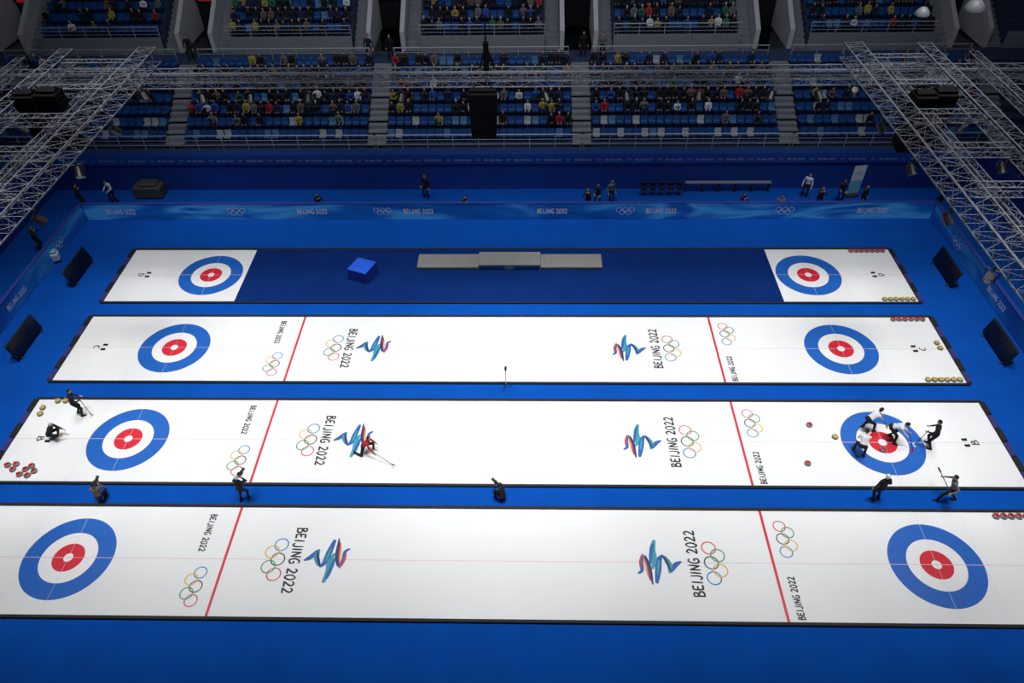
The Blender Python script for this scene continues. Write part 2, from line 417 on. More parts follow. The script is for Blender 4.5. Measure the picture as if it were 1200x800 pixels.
for side, X, sg in (('left', BX0, 1), ('right', BX1, -1)):
    y0 = -2.0
    T = thing('side_board', f'dark blue barrier board running along the {side} side of the arena floor', 'board', (X, (BY+y0)/2, 0))
    LL = BY-y0-.1
    m = MB(); m.box((-sg*.06,0,.6), (.12, LL, 1.2), ch=.02); m.build('board_panel', 'leddark', T)
    m = MB(); m.box((-sg*.06,0,1.22), (.2, LL, .05), ch=.01); m.build('top_cap', 'bluepad', T)
    for dy in (9.5, -2):
        m = MB(); m.rings((sg*.01, dy, .62), (0,sg,0), (0,0,1), 1.15, [0]*5); m.build('five_rings', 'white', T)
        m = MB(); m.text('BEIJING 2022', (sg*.01, dy-5, .62), (0,sg,0), (0,0,1), 1.9, .3); m.build('lettering', 'white', T)
# ------------------------------------------------------------------ back wall + stands
WY = BY+3.6; WZ = 2.6
m = MB(); m.box((0, WY+.3, WZ/2), (64, .6, WZ), m=0); m.box((0, WY-.05, WZ-.35), (60, .12, .55), m=1)
wb = m.build('wall_back', ['wallnavy','band'], **S)
m = MB()
for k in range(30): m.text('BEIJING 2022', (-28.5+k*1.96, WY-.12, WZ-.35), (1,0,0), (0,0,1), 1.1, .13, w=.2)
for k in range(29): m.rings((-27.5+k*1.96, WY-.12, WZ-.35), (1,0,0), (0,0,1), .34, [0]*5)
m.build('wall_lettering', 'textdim', wb)
RUN, RISE = .85, .45; NL = 7; LY = WY+1.0; LZ = WZ+.1; XE = 42
def steps(mb, x0, x1, y0, z0, n, run, rise, zb, m_=0):
    for k in range(n):
        z = z0+k*rise; mb.box(((x0+x1)/2, y0+(k+.5)*run, (z+zb)/2), (x1-x0, run, z-zb), m=m_)
m = MB(); m.box((0, WY+.8, WZ/2), (2*XE, .4, WZ-.02)); steps(m, -XE, XE, LY, LZ, NL, RUN, RISE, 0)
m.build('floor_lower_stand', 'tier', **S)
CY = LY+NL*RUN; CZ = LZ+NL*RISE-.1
m = MB(); m.box((0, CY+1.0, CZ/2), (2*XE, 2.0, CZ)); m.build('floor_concourse', 'tier', **S)
ST = [-35.9+13.55*k for k in range(6)]
STN = ['far left', 'first', 'second', 'third', 'fourth', 'far right']
for k, x in enumerate(ST):
    m = MB(); steps(m, x-.62, x+.62, LY, LZ+.1, NL*2, RUN/2, RISE/2, 1.0, 0)
    m.build('stair_flight', 'step', label=f'grey stair flight in the lower stand, {STN[k]} one seen from the left', category='stairs', group='stairs of the lower stand')
def railing(label, x0, x1, y, z, h=1.0, group=None, n=None, ax='x'):
    T = thing('railing', label, 'railing', ((x0+x1)/2, y, z), 0, group) if ax == 'x' else thing('railing', label, 'railing', (y, (x0+x1)/2, z), PI/2, group)
    hl = (x1-x0)/2
    for zz, r in ((h, .04), (h*.66, .018), (h*.33, .018)):
        m = MB(); m.tube((-hl,0,zz), (hl,0,zz), r); m.build('rail', 'steel', T)
    n = n or max(2, int((x1-x0)/1.6)+1)
    for k in range(n):
        m = MB(); xx = -hl+2*hl*k/(n-1); m.tube((xx,0,0), (xx,0,h), .025); m.build('post', 'steel', T)
SEC = ['left of the first stairs', 'between first and second stairs', 'between second and third stairs', 'between third and fourth stairs', 'right of the fourth stairs', 'beyond']
for k in range(5):
    railing(f'steel railing along front of lower stand, section {SEC[k]}', ST[k]+.1, ST[k+1]-.1, WY+.75, WZ-.01, 1.0, 'railings of the lower stand front')
    railing(f'steel railing on the walkway above lower stand, section {SEC[k]}', ST[k]+.8, ST[k+1]-.8, CY+.1, CZ, 1.0, 'railings of the middle walkway')
# upper tier
UY = CY+2.0; UZ = CZ+.9; URUN, URISE, NU = .85, .5, 6
ENT = ['left of the first entrance', 'between first and second entrances', 'between second and third entrances', 'between third and fourth entrances', 'right of the fourth entrance']
for k in range(-1, 6):
    x0 = (ST[k] if k >= 0 else ST[0]-13.55)+2.4; x1 = (ST[k+1] if k < 5 else ST[5]+13.55)-2.4
    x0 = max(x0, -XE-3); x1 = min(x1, XE+3)
    m = MB(); steps(m, x0, x1, UY, UZ, NU, URUN, URISE, CZ); m.box(((x0+x1)/2, UY-.06, CZ+.5), (x1-x0, .14, 1.15), m=1)
    m.build('floor_upper_stand', ['tier','step'], **S)
    if 0 <= k < 5: railing(f'steel railing along front of upper tier, {ENT[k]}', x0, x1, UY-.03, CZ+1.06, .75, 'railings of the upper tier front')
for k, x in enumerate(ST):
    for sg, nm in ((-1,'left'), (1,'right')):
        m = MB(); steps(m, x+sg*1.87-.5, x+sg*1.87+.5, UY, CZ+.2, NU*2, URUN/2, URISE/2, .02)
        m.build('stair_flight', 'step', label=f'grey upper tier stairs on the {nm} side of the {STN[k]} entrance', category='stairs', group='stairs of the upper tier')
    T = thing('entrance', f'white-walled spectator entrance in the upper tier, {STN[k]} one seen from the left', 'entrance', (x, UY, CZ), 0, 'upper tier entrances')
    for sg in (-1, 1):
        m = MB(); xa = sg*1.18; hw = .16
        P0 = [(0,0),(4.4,0),(4.4,3.9),(3.2,3.3),(0,1.35)]
        vs = [(xa-hw, y, z) for y, z in P0]+[(xa+hw, y, z) for y, z in P0]; n = 5
        m.add(vs, [tuple(range(n)), tuple(range(2*n-1, n-1, -1))]+[(i, n+i, n+(i+1)%n, (i+1)%n) for i in range(n)])
        m.build('side_wall', 'parapet', T)
    m = MB(); m.box((0, 4.4, 1.05), (2.0, .1, 2.1)); m.build('doorway', 'dark', T)  # solid dark panel; the unlit interior is painted as its colour
    m = MB(); m.box((0, 4.3, 2.9), (2.0, .3, 1.5)); m.build('lintel', 'tierdark', T)
    m = MB(); m.box((0, 4.1, 2.35), (1.4, .06, .42), ch=.02); m.build('sign', 'redsign', T)
m = MB(); m.box((0, UY+NU*URUN+.3, 8), (110, .4, 16)); m.build('wall_stand_rear', 'walldark', **S)
# side walls and side stands
SX = 31.0
seatstuff = MB()
def seat_geo(mb, loc=(0,0,0), rz=0, m=0):
    R = Matrix.Rotation(rz, 3, 'Z'); o = Vector(loc)
    prof = [(-.21,.40),(-.20,.43),(-.05,.42),(.12,.41),(.18,.46),(.24,.80),(.21,.81),(.15,.50),(.10,.445),(-.05,.455),(-.22,.46)]
    n = len(prof); vs = []
    for x in (-.22, .22):
        for y, z in prof: vs.append(o+R@Vector((x, y, z)))
    mb.add(vs, [tuple(range(n)), tuple(range(2*n-1, n-1, -1))]+[(i, (i+1)%n, n+(i+1)%n, n+i) for i in range(n)], m)
    mb.box(o+R@Vector((0,.08,.2)), (.08,.2,.42), rz, m)
for sg, nm in ((-1,'left'), (1,'right')):
    m = MB(); m.box((sg*(SX+.2), 7, WZ/2), (.4, 43, WZ)); m.build(f'wall_{nm}', 'wallnavy', **S)
    m = MB()
    for k in range(8):
        z = WZ+.1+k*RISE; m.box((sg*(SX+.4+(k+.5)*RUN), 7, z/2), (RUN, 43, z))
    m.build(f'floor_stand_{nm}', 'tierdark', **S)
    railing(f'steel railing along the {nm} side stand', 0, 28, sg*(SX+.2), WZ, 1.0, None, None, 'y')
    for k in range(7):
        for j in range(50):
            if random.random() < .04: continue
            seat_geo(seatstuff, (sg*(SX+.4+(k+.6)*RUN), 1+j*.52, WZ+.1+k*RISE), sg*-PI/2, 0)
    m = MB(); m.box((sg*(XE+4), 15, 7), (.4, 70, 14)); m.build(f'wall_{nm}_rear', 'walldark', **S)

# ------------------------------------------------------------------ people
def ik(a, b, l1, l2, pole):
    d = b-a; L = min(max(d.length, .05), l1+l2-.003); dn = d.normalized()
    x = (l1*l1-l2*l2+L*L)/(2*L); h = math.sqrt(max(l1*l1-x*x, 0))
    pp = pole-dn*pole.dot(dn); pp = pp.normalized() if pp.length > 1e-4 else dn.orthogonal().normalized()
    return a+dn*x+pp*h, a+dn*L
def capsule(mb, p0, p1, r0, r1, n=10):
    p0 = Vector(p0); p1 = Vector(p1); d = (p1-p0).normalized(); a = d.orthogonal().normalized(); b = d.cross(a)
    vs = []; k = 0
    for (c_, r, angs) in ((p0, r0, (-80,-50,-25,0)), (p1, r1, (0,25,50,80))):
        for g in angs:
            g = math.radians(g); cc = c_+d*(r*math.sin(g)); rr = r*math.cos(g); k += 1
            vs += [cc+(a*math.cos(2*PI*i/n)+b*math.sin(2*PI*i/n))*rr for i in range(n)]
    mb.add(vs, [(l*n+i, l*n+(i+1)%n, (l+1)*n+(i+1)%n, (l+1)*n+i) for l in range(k-1) for i in range(n)]+[tuple(range(n-1,-1,-1)), tuple(range((k-1)*n, k*n))])
_pm = {}
def person_geo(key, pose, voxel, hero):
    if key in _pm: return _pm[key]
    mb = MB(); seg = []
    def limb(a, b, r0, r1, slot): capsule(mb, a, b, r0, r1); seg.append((a, b, r0, r1, slot))
    pel = Vector(pose['pel']); le = math.radians(pose.get('lean', 3)); tw = math.radians(pose.get('twist', 0))
    U = Vector((0, math.sin(le), math.cos(le))); X = Vector((math.cos(tw), math.sin(tw)*math.cos(le), -math.sin(tw)*math.sin(le))).normalized(); F = U.cross(X).normalized()
    n = 14; vs = []; secs = [(-.11,.12,.10),(-.03,.172,.125),(.08,.165,.12),(.20,.15,.11),(.34,.178,.125),(.44,.20,.115),(.50,.15,.085),(.54,.07,.06)]
    for (t, w, d) in secs:
        Xi = Vector((1,0,0)).lerp(X, min(1, max(0, t/.4))).normalized()
        vs += [pel+U*t+Xi*(w*math.cos(2*PI*i/n))+F*(d*math.sin(2*PI*i/n)) for i in range(n)]
    L = len(secs)
    mb.add(vs, [(l*n+i, l*n+(i+1)%n, (l+1)*n+(i+1)%n, (l+1)*n+i) for l in range(L-1) for i in range(n)]+[tuple(range(n-1,-1,-1)), tuple(range((L-1)*n, L*n))])
    seg.append((pel+U*.12, pel+U*.46, .14, .13, 0)); seg.append((pel-U*.06, pel+U*.04, .14, .14, 1))
    nb = pel+U*.50; hp = math.radians(pose.get('head', 0)); hl = le*.45+hp
    HU = Vector((0, math.sin(hl), math.cos(hl))); HX = Vector((1,0,0)); HF = HU.cross(HX).normalized()
    hc = nb+U*.07+HU*.14; limb(nb-U*.02, hc-HU*.05, .058, .05, 3)
    R = Matrix((HX, HF, HU)).transposed()
    mb.ell(hc, (.078, .096, .122), 14, R); seg.append((hc-HU*.03, hc+HU*.03, .09, .09, 3))
    capsule(mb, hc+HF*.085-HU*.01, hc+HF*.108-HU*.025, .014, .016)
    for sg in (-1, 1): capsule(mb, hc+HX*sg*.078-HU*.02, hc+HX*sg*.082+HU*.02, .016, .018)
    fin = []
    for k, sg in ((0,-1), (1,1)):
        sh = pel+U*.455+X*(sg*.185); tgt = Vector(pose['hands'][k]); pole = Vector(pose.get('epole', (sg*.6, -.5, -.6))); pole = Vector((sg*abs(pole.x), pole.y, pole.z))
        el, wr = ik(sh, tgt, .29, .26, pole)
        limb(pel+U*.44+X*(sg*.13), sh, .07, .068, 0); limb(sh, el, .064, .052, 0); limb(el, wr, .050, .038, 0)
        hd = (wr-el).normalized(); pe = wr+hd*.085; limb(wr+hd*.01, pe, .032, .036, 3)
        ax = hd.orthogonal().normalized(); nn = hd.cross(ax)
        for q in range(4):
            o = pe+ax*((q-1.5)*.021)+hd*.01; ln = (.034,.040,.037,.028)[q]
            fin.append((o, o+hd*ln+nn*.008, .0105, .0095)); fin.append((o+hd*ln+nn*.008, o+hd*ln*1.6+nn*.034, .0095, .008))
        o = wr+hd*.03-ax*.03; fin.append((o, o-ax*.03+hd*.03+nn*.01, .012, .011)); fin.append((o-ax*.03+hd*.03+nn*.01, o-ax*.035+hd*.055+nn*.022, .011, .009))
        hip = pel+Vector((sg*.095, 0, -.03)); ft = Vector(pose['feet'][k]); an = Vector((ft.x, ft.y, .095+(ft.z if len(pose['feet'][k]) > 2 else 0)))
        kp = Vector(pose.get('kpole', (sg*.15, 1, .1))); kp = Vector((sg*abs(kp.x), kp.y, kp.z))
        kn, an = ik(hip, an, .45, .42, kp)
        limb(hip, kn, .098, .070, 1); limb(kn, an, .068, .048, 1)
        fz = an.z-.045; limb(Vector((an.x, an.y-.04, fz)), Vector((an.x+sg*.02, an.y+.15, fz-.01)), .048, .038, 2)
    me = mb.mesh('pb', [])
    ob = bpy.data.objects.new('pb', me); C.objects.link(ob)
    r = ob.modifiers.new('r', 'REMESH'); r.mode = 'VOXEL'; r.voxel_size = voxel
    sm = ob.modifiers.new('s', 'SMOOTH'); sm.factor = .5; sm.iterations = 3 if voxel < .05 else 1
    dg = bpy.context.evaluated_depsgraph_get(); dg.update()
    out = bpy.data.meshes.new_from_object(ob.evaluated_get(dg)); bpy.data.objects.remove(ob)
    cen = np.zeros(len(out.polygons)*3); out.polygons.foreach_get('center', cen); cen = cen.reshape(-1, 3)
    best = np.full(len(cen), 1e9); idx = np.zeros(len(cen), int)
    for (a, b, r0, r1, s_) in seg:
        a = np.array(a); b = np.array(b); ab = b-a; t = np.clip(((cen-a)@ab)/(ab@ab+1e-9), 0, 1)
        d = np.linalg.norm(cen-(a+t[:,None]*ab), axis=1)-(r0+(r1-r0)*t)
        w = d < best; best[w] = d[w]; idx[w] = s_
    fb = MB(); fb.v = [tuple(v.co) for v in out.vertices]; fb.f = [tuple(q.vertices) for q in out.polygons]; fb.m = [int(a) for a in idx]
    if hero:
        k0 = len(fb.f)
        for (a, b, r0, r1) in fin: capsule(fb, a, b, r0, r1, 6)
        for k in range(k0, len(fb.f)): fb.m[k] = 3
        for sg in (-1, 1): fb.ell(hc+HX*sg*.03+HF*.09+HU*.012, (.013,.008,.008), 8, R, 4)
        fb.ell(hc+HF*.088-HU*.06, (.024,.008,.006), 8, R, 5)
    hb = MB()
    hb.ell(hc+HU*.008-HF*.006, (.088,.106,.13), 16, R, 0, keep=lambda q: q.z > .15+.75*q.y)
    if not hero:
        fb.ell(hc+HU*.008-HF*.006, (.090,.108,.13), 10, R, 4, keep=lambda q: q.z > .15+.75*q.y)
    _pm[key] = (fb, hb); return _pm[key]
_mesh = {}
def person(label, loc, rz, posename, pose, cols, hero=True, group=None, sc=1.0):
    fb, hb = person_geo((posename, hero), pose, .021 if hero else .034, hero)
    top, leg, shoe, hair = cols; k = (posename, hero, cols)
    if k not in _mesh:
        _mesh[k] = (fb.mesh('person', [top, leg, shoe, 'skin', hair if not hero else 'hair', 'h_red'], True), hb.mesh('hair', [hair], True))
    o = bpy.data.objects.new('person', _mesh[k][0]); C.objects.link(o); o.location = loc; o.rotation_euler = (0,0,rz); o.scale = (sc,)*3
    o['label'] = label; o['category'] = 'person'
    if group: o['group'] = group
    if hero:
        h = bpy.data.objects.new('cap' if 'white' in hair else 'hair', _mesh[k][1]); C.objects.link(h); h.parent = o
    return o
PO = dict(
    stand=dict(pel=(0,0,.93), lean=4, feet=[(-.13,0),(.14,.06)], hands=[(-.29,.10,.86),(.28,.16,.9)]),
    stand2=dict(pel=(0,0,.92), lean=10, feet=[(-.17,-.05),(.16,.1)], hands=[(-.18,.36,1.0),(.2,.34,1.05)], head=12),
    photo=dict(pel=(0,0,.92), lean=8, feet=[(-.15,-.08),(.15,.1)], hands=[(-.10,.26,1.42),(.11,.26,1.4)]),
    stride=dict(pel=(0,0,.88), lean=14, feet=[(-.13,.38),(.12,-.36)], hands=[(-.42,.16,1.02),(.42,.34,1.0)], head=8),
    bend=dict(pel=(0,-.22,.82), lean=58, feet=[(-.2,-.12),(.2,.16)], hands=[(-.08,.48,.80),(.10,.62,.55)], head=-8),
    bend2=dict(pel=(0,-.2,.74), lean=48, feet=[(-.24,.1),(.22,-.12)], hands=[(-.16,.42,.62),(.14,.5,.6)], head=5),
    crouch=dict(pel=(0,-.12,.36), lean=32, feet=[(-.17,.14),(.17,-.02)], hands=[(-.16,.48,.42),(.17,.45,.44)], head=5),
    kneecam=dict(pel=(0,-.08,.42), lean=14, feet=[(-.18,.22),(.16,-.02)], hands=[(-.09,.28,.86),(.12,.26,.84)], head=0),
    lunge=dict(pel=(0,-.1,.46), lean=38, feet=[(-.16,.3),(.2,-.56)], hands=[(-.30,.4,.38),(.34,.52,.42)], head=-20),
    sit1=dict(pel=(0,-.05,.53), lean=2, feet=[(-.13,.44),(.13,.42)], hands=[(-.12,.28,.62),(.12,.3,.62)]),
    sit2=dict(pel=(0,-.05,.53), lean=22, feet=[(-.17,.4),(.15,.44)], hands=[(-.08,.40,.66),(.08,.42,.68)], head=-8),
    sit3=dict(pel=(0,-.05,.53), lean=4, feet=[(-.14,.44),(.16,.38)], hands=[(-.14,.32,1.0),(.14,.3,1.02)]),
)
def W(root, q):
    R = Matrix.Rotation(root.rotation_euler[2], 3, 'Z'); return Vector(root.location)+R@(Vector(q)*root.scale[0])
def broom(a, b, label, headm='h_yel'):
    a = Vector(a); b = Vector(b); b.z = ZT+.05
    T = thing('curling_broom', label, 'broom', (b.x, b.y, ZT+.003), 0, 'curling brooms')
    la = a-Vector(T.location); lb = Vector((0,0,.06)); d = (la-lb).normalized()
    m = MB(); m.tube(lb, la, .014, 8); m.build('shaft', 'j_black', T)
    m = MB(); m.box((0,0,.028), (.22,.09,.05), math.atan2(d.y, d.x)+PI/2, ch=.012); m.build('broom_head', headm, T)
    m = MB(); m.tube(lb-d*.01, lb+d*.07, .024, 8); m.build('joint', 'dgrey', T)
BK = ('j_black','j_black','j_black','hair')
def at(px, py, z=0): q = G(px, py, z); return (q.x, q.y, z)
rad = math.radians
zi = ZT+.003
a = person('player in black standing at the far left corner of the second nearest sheet', at(94,486,zi), rad(-60), 'stand2', PO['stand2'], BK)
broom(W(a,(.2,.38,1.12)), W(a,(.35,.5,.05)), 'curling broom held by the player in black at far left corner', 'white')
person('player in black with white cap crouching behind the left house by the hack', at(64,513,zi), rad(-85), 'crouch', PO['crouch'], ('j_black','j_black','j_white','j_white'))
a = person('player in red top lunging low over the ribbon emblem on second nearest sheet', at(430,529,zi), rad(-100), 'lunge', PO['lunge'], ('j_red','j_black','j_white','hair'), sc=.95)
q = G(462,546,zi); broom(W(a,(.34,.52,.47)), q, 'curling broom stretched out in front of the lunging player in red', 'white')
a = person('player in white top bending over a broom at the far side of the right house', at(1016,503,zi), rad(-70), 'bend', PO['bend'], ('j_white','j_black','j_black','hair'))
broom(W(a,(-.12,.38,1.0)), W(a,(.2,.95,.05)), 'broom of the bending player at the far side of the right house')
a = person('player in white and black leaning forward on left rim of the right house', at(1006,531,zi), rad(-20), 'bend2', PO['bend2'], ('j_white','j_black','j_black','hair'))
broom(W(a,(-.16,.40,.72)), W(a,(.15,.85,.05)), 'broom of the player on the left rim of the right house')
a = person('player in white top bending low just right of the house centre', at(1044,515,zi), rad(-120), 'bend', PO['bend'], ('j_white','j_black','j_black','hair'))
broom(W(a,(-.12,.38,1.0)), W(a,(.2,.95,.05)), 'broom of the bending player right of the house centre', 'h_red')
a = person('player in black standing to the right of the house on second nearest sheet', at(1089,523,zi), rad(60), 'stand2', PO['stand2'], BK)
broom(W(a,(-.18,.38,1.1)), W(a,(-.3,.6,.05)), 'broom held by the standing player in black right of the house', 'white')
person('person in black with white cap standing on carpet below the right house', at(1026,586), rad(10), 'stand', PO['stand'], ('j_black','j_black','j_black','j_white'))
ps = person('person in grey and black striding on carpet near right end of the sheet', at(1108,586), rad(75), 'stride', PO['stride'], ('j_grey','j_black','j_black','hair'))
ha, hb_ = W(ps,(-.46,.20,1.0)), W(ps,(.46,.42,.98)); dd = (hb_-ha)
m = MB(); m.tube(-dd*.25, dd*1.2, .018, 8); m.tube(dd*1.2, dd*1.45, .035, 10)
m.build('boom_pole', 'plastic', loc=ha, label='thin black boom pole held by the striding person in grey and black', category='pole')
pc = person('camera operator in black with white cap standing on carpet below left hog line', at(287,586), rad(-10), 'photo', PO['photo'], ('j_black','j_black','j_black','j_white'), sc=.95)
pd = person('camera operator in brown jacket kneeling on carpet below the left house', at(120,586), rad(15), 'kneecam', PO['kneecam'], ('j_brown','j_black','j_black','hair'), sc=.95)
pe = person('camera operator in black kneeling on carpet at middle of the arena', at(588,585), rad(40), 'kneecam', PO['kneecam'], BK, sc=.9)
def vcam(loc, rz, label):
    T = thing('video_camera', label, 'camera', loc, rz, 'cameras held by operators')
    m = MB(); m.box((0,0,.08), (.12,.30,.16), ch=.02); m.build('camera_body', 'plastic', T)
    m = MB(); m.tube((0,.15,.08), (0,.30,.08), .055, 12, .07); m.build('lens', 'dgrey', T)
    m = MB(); m.box((-.05,-.06,.2), (.05,.14,.05), ch=.01); m.build('viewfinder', 'plastic', T)
    return T
vcam(W(pc,(0,.40,1.36)), rad(-10), 'video camera held up by the operator below the left hog line')
vcam(W(pd,(.02,.38,.80)), rad(15), 'video camera held by the kneeling operator in brown jacket')
vcam(W(pe,(.02,.38,.80)), rad(40), 'video camera held by the kneeling operator at the arena middle')
# slim camera pole on second farthest sheet's near edge
q = G(593, 453); T = thing('camera_stand', 'slim white pole camera on small black tripod beside the second farthest sheet', 'camera stand', (q.x, q.y, 0))
m = MB(); m.tube((0,0,.2), (0,0,1.25), .022, 8); m.build('pole', 'white', T)
for k in range(3):
    m = MB(); a_ = k*2.094; m.tube((0,0,.3), (.3*math.cos(a_), .3*math.sin(a_), .02), .015); m.build('leg', 'plastic', T)
m = MB(); m.box((0,0,1.31), (.12,.18,.12), ch=.02); m.tube((0,-.09,1.31), (0,-.17,1.31), .035, 10); m.build('camera', 'plastic', T)
# photographers behind the board
ph = [(370,1.3,'kneecam','j_black','in front of the dark wall left of the centre'),(500,2.6,'stand','j_black','against the navy back wall left of centre'),(543,.9,'kneecam','j_black','alone near the centre of the long board'),
      (690,1.0,'photo','j_black','leftmost of three behind the board right of centre'),(701,1.6,'stand2','j_navy','middle of three behind the board right of centre'),(716,1.9,'stand','j_grey','rightmost of three behind the board right of centre'),
      (872,1.2,'kneecam','j_black','alone behind the board left of the white banner'),(918,1.0,'kneecam','j_brown','second one left of the pair near white banner'),(944,2.6,'stand','j_white','by the back wall left of the white banner'),
      (963,1.1,'photo','j_black','behind the board under the white clad steward'),(986,2.0,'stand2','j_navy','just left of the white banner'),(1014,1.2,'stand','j_black','just right of the white banner foot'),
      (131,2.2,'stand2','j_white','at the far left corner behind the board')]
for (x, dy, po, jc, lb) in ph:
    g = GP(x, 225, BY+dy)
    jn = {'j_black':'black','j_navy':'navy','j_grey':'grey','j_white':'white','j_brown':'brown'}[jc]
    person(f'person in {jn} jacket {lb}', (g.x, BY+dy, 0), rad(180+random.uniform(-40,40)), po, PO[po], (jc,'j_black','j_black','hair'), True, 'staff and photographers behind the board')
for (x, y, lb) in ((98,243,'person in black holding a camera behind left barrier near its far corner'),(48,292,'person in black standing behind the left barrier board'),(1098,244,'person in black standing behind right end of the long board')):
    g = G(x, y); xx = min(g.x, BX0-.5) if x < 600 else max(g.x, BX1+.6)
    person(lb, (xx, min(g.y, WY-1), 0), rad(-90 if x < 600 else 90), 'photo', PO['photo'], BK, True)
# trench furniture
g = GP(168, 215, WY-1.1); m = MB(); m.box((0,0,.45), (1.9,1.0,.9), ch=.12); m.box((.1,0,.98), (1.2,.8,.2), ch=.08)
m.build('covered_crate', 'tarp', loc=(g.x, WY-.7, 0), label='low crate under a grey cover by back wall at left', category='crate')
x0, x1 = GP(806,208,WY-.8).x, GP(908,208,WY-.8).x
T = thing('bench', 'long pale bench against navy back wall right of centre', 'bench', ((x0+x1)/2, WY-.4, 0))
m = MB(); m.box((0,0,.72), (x1-x0,.3,.05), ch=.01); m.build('bench_top', 'beige', T)
for k in range(6):
    m = MB(); m.box((-(x1-x0)/2+.1+k*((x1-x0)-.2)/5,0,.35), (.05,.28,.69)); m.build('leg', 'dgrey', T)
for k in range(5):
    g = GP(757+k*10.5, 205, WY-.8); T = thing('folding_chair', f'black folding chair by back wall, {ORD[k]} from left in the row beside the pale bench', 'chair', (g.x, WY-.8, 0), 0, 'folding chairs by the back wall')
    m = MB(); m.box((0,0,.45), (.42,.40,.04), ch=.01); m.build('seat', 'plastic', T)
    m = MB(); m.box((0,.2,.72), (.42,.03,.3), ch=.01); m.build('backrest', 'plastic', T)
    for a_ in (-.18,.18):
        m = MB(); m.tube((a_,-.2,0), (a_,.2,.6), .013); m.tube((a_,.2,0), (a_,-.18,.45), .013); m.build('leg', 'dgrey', T)
T = thing('banner', 'white and light blue upright banner standing before the right part of back wall', 'banner', (GP(1006,205,WY-1.0).x, WY-1.0, 0), rad(8))
m = MB(); m.box((0,0,1.25), (.8,.03,2.0), m=0); m.box((0,-.02,.75), (.8,.01,.9), m=1); m.rings((0,-.03,1.8), (1,0,0), (0,0,1), .5, [1]*5); m.build('banner_sheet', ['white','teal'], T)
m = MB(); m.box((0,0,.1), (.9,.35,.18), ch=.03); m.build('base', 'dgrey', T)
g = G(68, 306); T = thing('small_cart', 'small white and pale turquoise cart on carpet near the left barrier', 'cart', (g.x, g.y, 0), .4)
m = MB(); m.box((0,0,.4), (.45,.5,.5), ch=.06); m.build('body', 'white', T)
m = MB(); m.box((0,0,.72), (.35,.4,.14), ch=.04); m.build('lid', 'teal', T)
for a_ in (-.17,.17):
    for b_ in (-.17,.17):
        m = MB(); m.tube((a_-.02,b_,.07), (a_+.02,b_,.07), .07, 12); m.build('wheel', 'rubber', T)
# sideline displays
for (px, py, sg, lb) in ((24,418,1,'left end of second farthest sheet'),(88,332,1,'left end of the farthest sheet'),(1113,333,-1,'right end of the farthest sheet'),(1176,424,-1,'right end of second farthest sheet')):
    g = G(px, py); T = thing('display_board', f'black low display panel on carpet beside the {lb}', 'display', (g.x, g.y+.9, 0), 0, 'sideline displays')
    R = Matrix.Rotation(-sg*rad(14), 3, 'Y')
    m = MB(); m.box((0,0,.60), (.14,2.55,.95), R=R, ch=.03); m.build('housing', 'plastic', T)
    m = MB(); m.box((sg*.085,0,.62), (.012,2.35,.78), R=R); m.build('screen', 'screen', T)
    for b_ in (-1.0, 1.0):
        m = MB(); m.box((-sg*.08,b_,.05), (.75,.1,.08), ch=.02); m.tube((-sg*.38,b_,.06), (-sg*.02,b_,.7), .025); m.build('foot', 'dgrey', T)

# ------------------------------------------------------------------ seats and spectators
sm = {}
for nm in ('s_blue','s_light','s_white'):
    mb = MB(); seat_geo(mb); sm[nm] = mb.mesh('stand_seat', [nm])
cn = {'s_blue':'blue', 's_light':'light blue', 's_white':'white'}
ROW = ['front','second','third','fourth','fifth','sixth','seventh']
jack = ['j_black']*10+['j_navy']*4+['j_blue']*2+['j_grey']*2+['j_white','j_red','j_yel','j_grn','j_brown']
jn = {'j_black':'black','j_navy':'navy','j_blue':'blue','j_grey':'grey','j_white':'white','j_red':'red','j_yel':'yellow','j_grn':'green','j_brown':'brown'}
nseat = 0; nsp = 0
lowocc = [[0,.03,.08,.2,.3,.3,.2],[.0,.12,.6,.8,.8,.7,.4],[.0,.12,.6,.8,.8,.7,.4],[.0,.12,.6,.8,.8,.7,.4],[0,.03,.12,.3,.3,.3,.2]]
crowd = MB(); CM = list(dict.fromkeys(jack))+['skin','hair']
def spectator(x, y, z, where, group):
    global nsp
    jc = random.choice(jack); po = random.choice(['sit1','sit1','sit2','sit3']); nsp += 1
    lc = random.choice(['j_black','j_navy','j_black']); hc = 'hair' if random.random() < .9 else 'j_white'
    rz = PI+random.uniform(-.25,.25); sc = random.uniform(.88,1.0); x += random.uniform(-.04,.04)
    if nsp <= 300:
        person(f'seated spectator in {jn[jc]} jacket, {where}', (x, y, z), rz, po, PO[po], (jc,lc,'j_black',hc), False, group, sc); return
    fb, _ = person_geo((po, 'far'), PO[po], .06, False)
    v = np.array(fb.v)*sc; c_, s_ = math.cos(rz), math.sin(rz)
    V = np.stack([v[:,0]*c_-v[:,1]*s_+x, v[:,0]*s_+v[:,1]*c_+y, v[:,2]+z], 1)
    mp = [CM.index(q) if q in CM else 0 for q in (jc, lc, 'j_black', 'skin', hc, 'skin')]
    o = len(crowd.v); crowd.v += [tuple(q) for q in V]
    crowd.f += [tuple(i+o for i in f) for f in fb.f]; crowd.m += [mp[i] for i in fb.m]
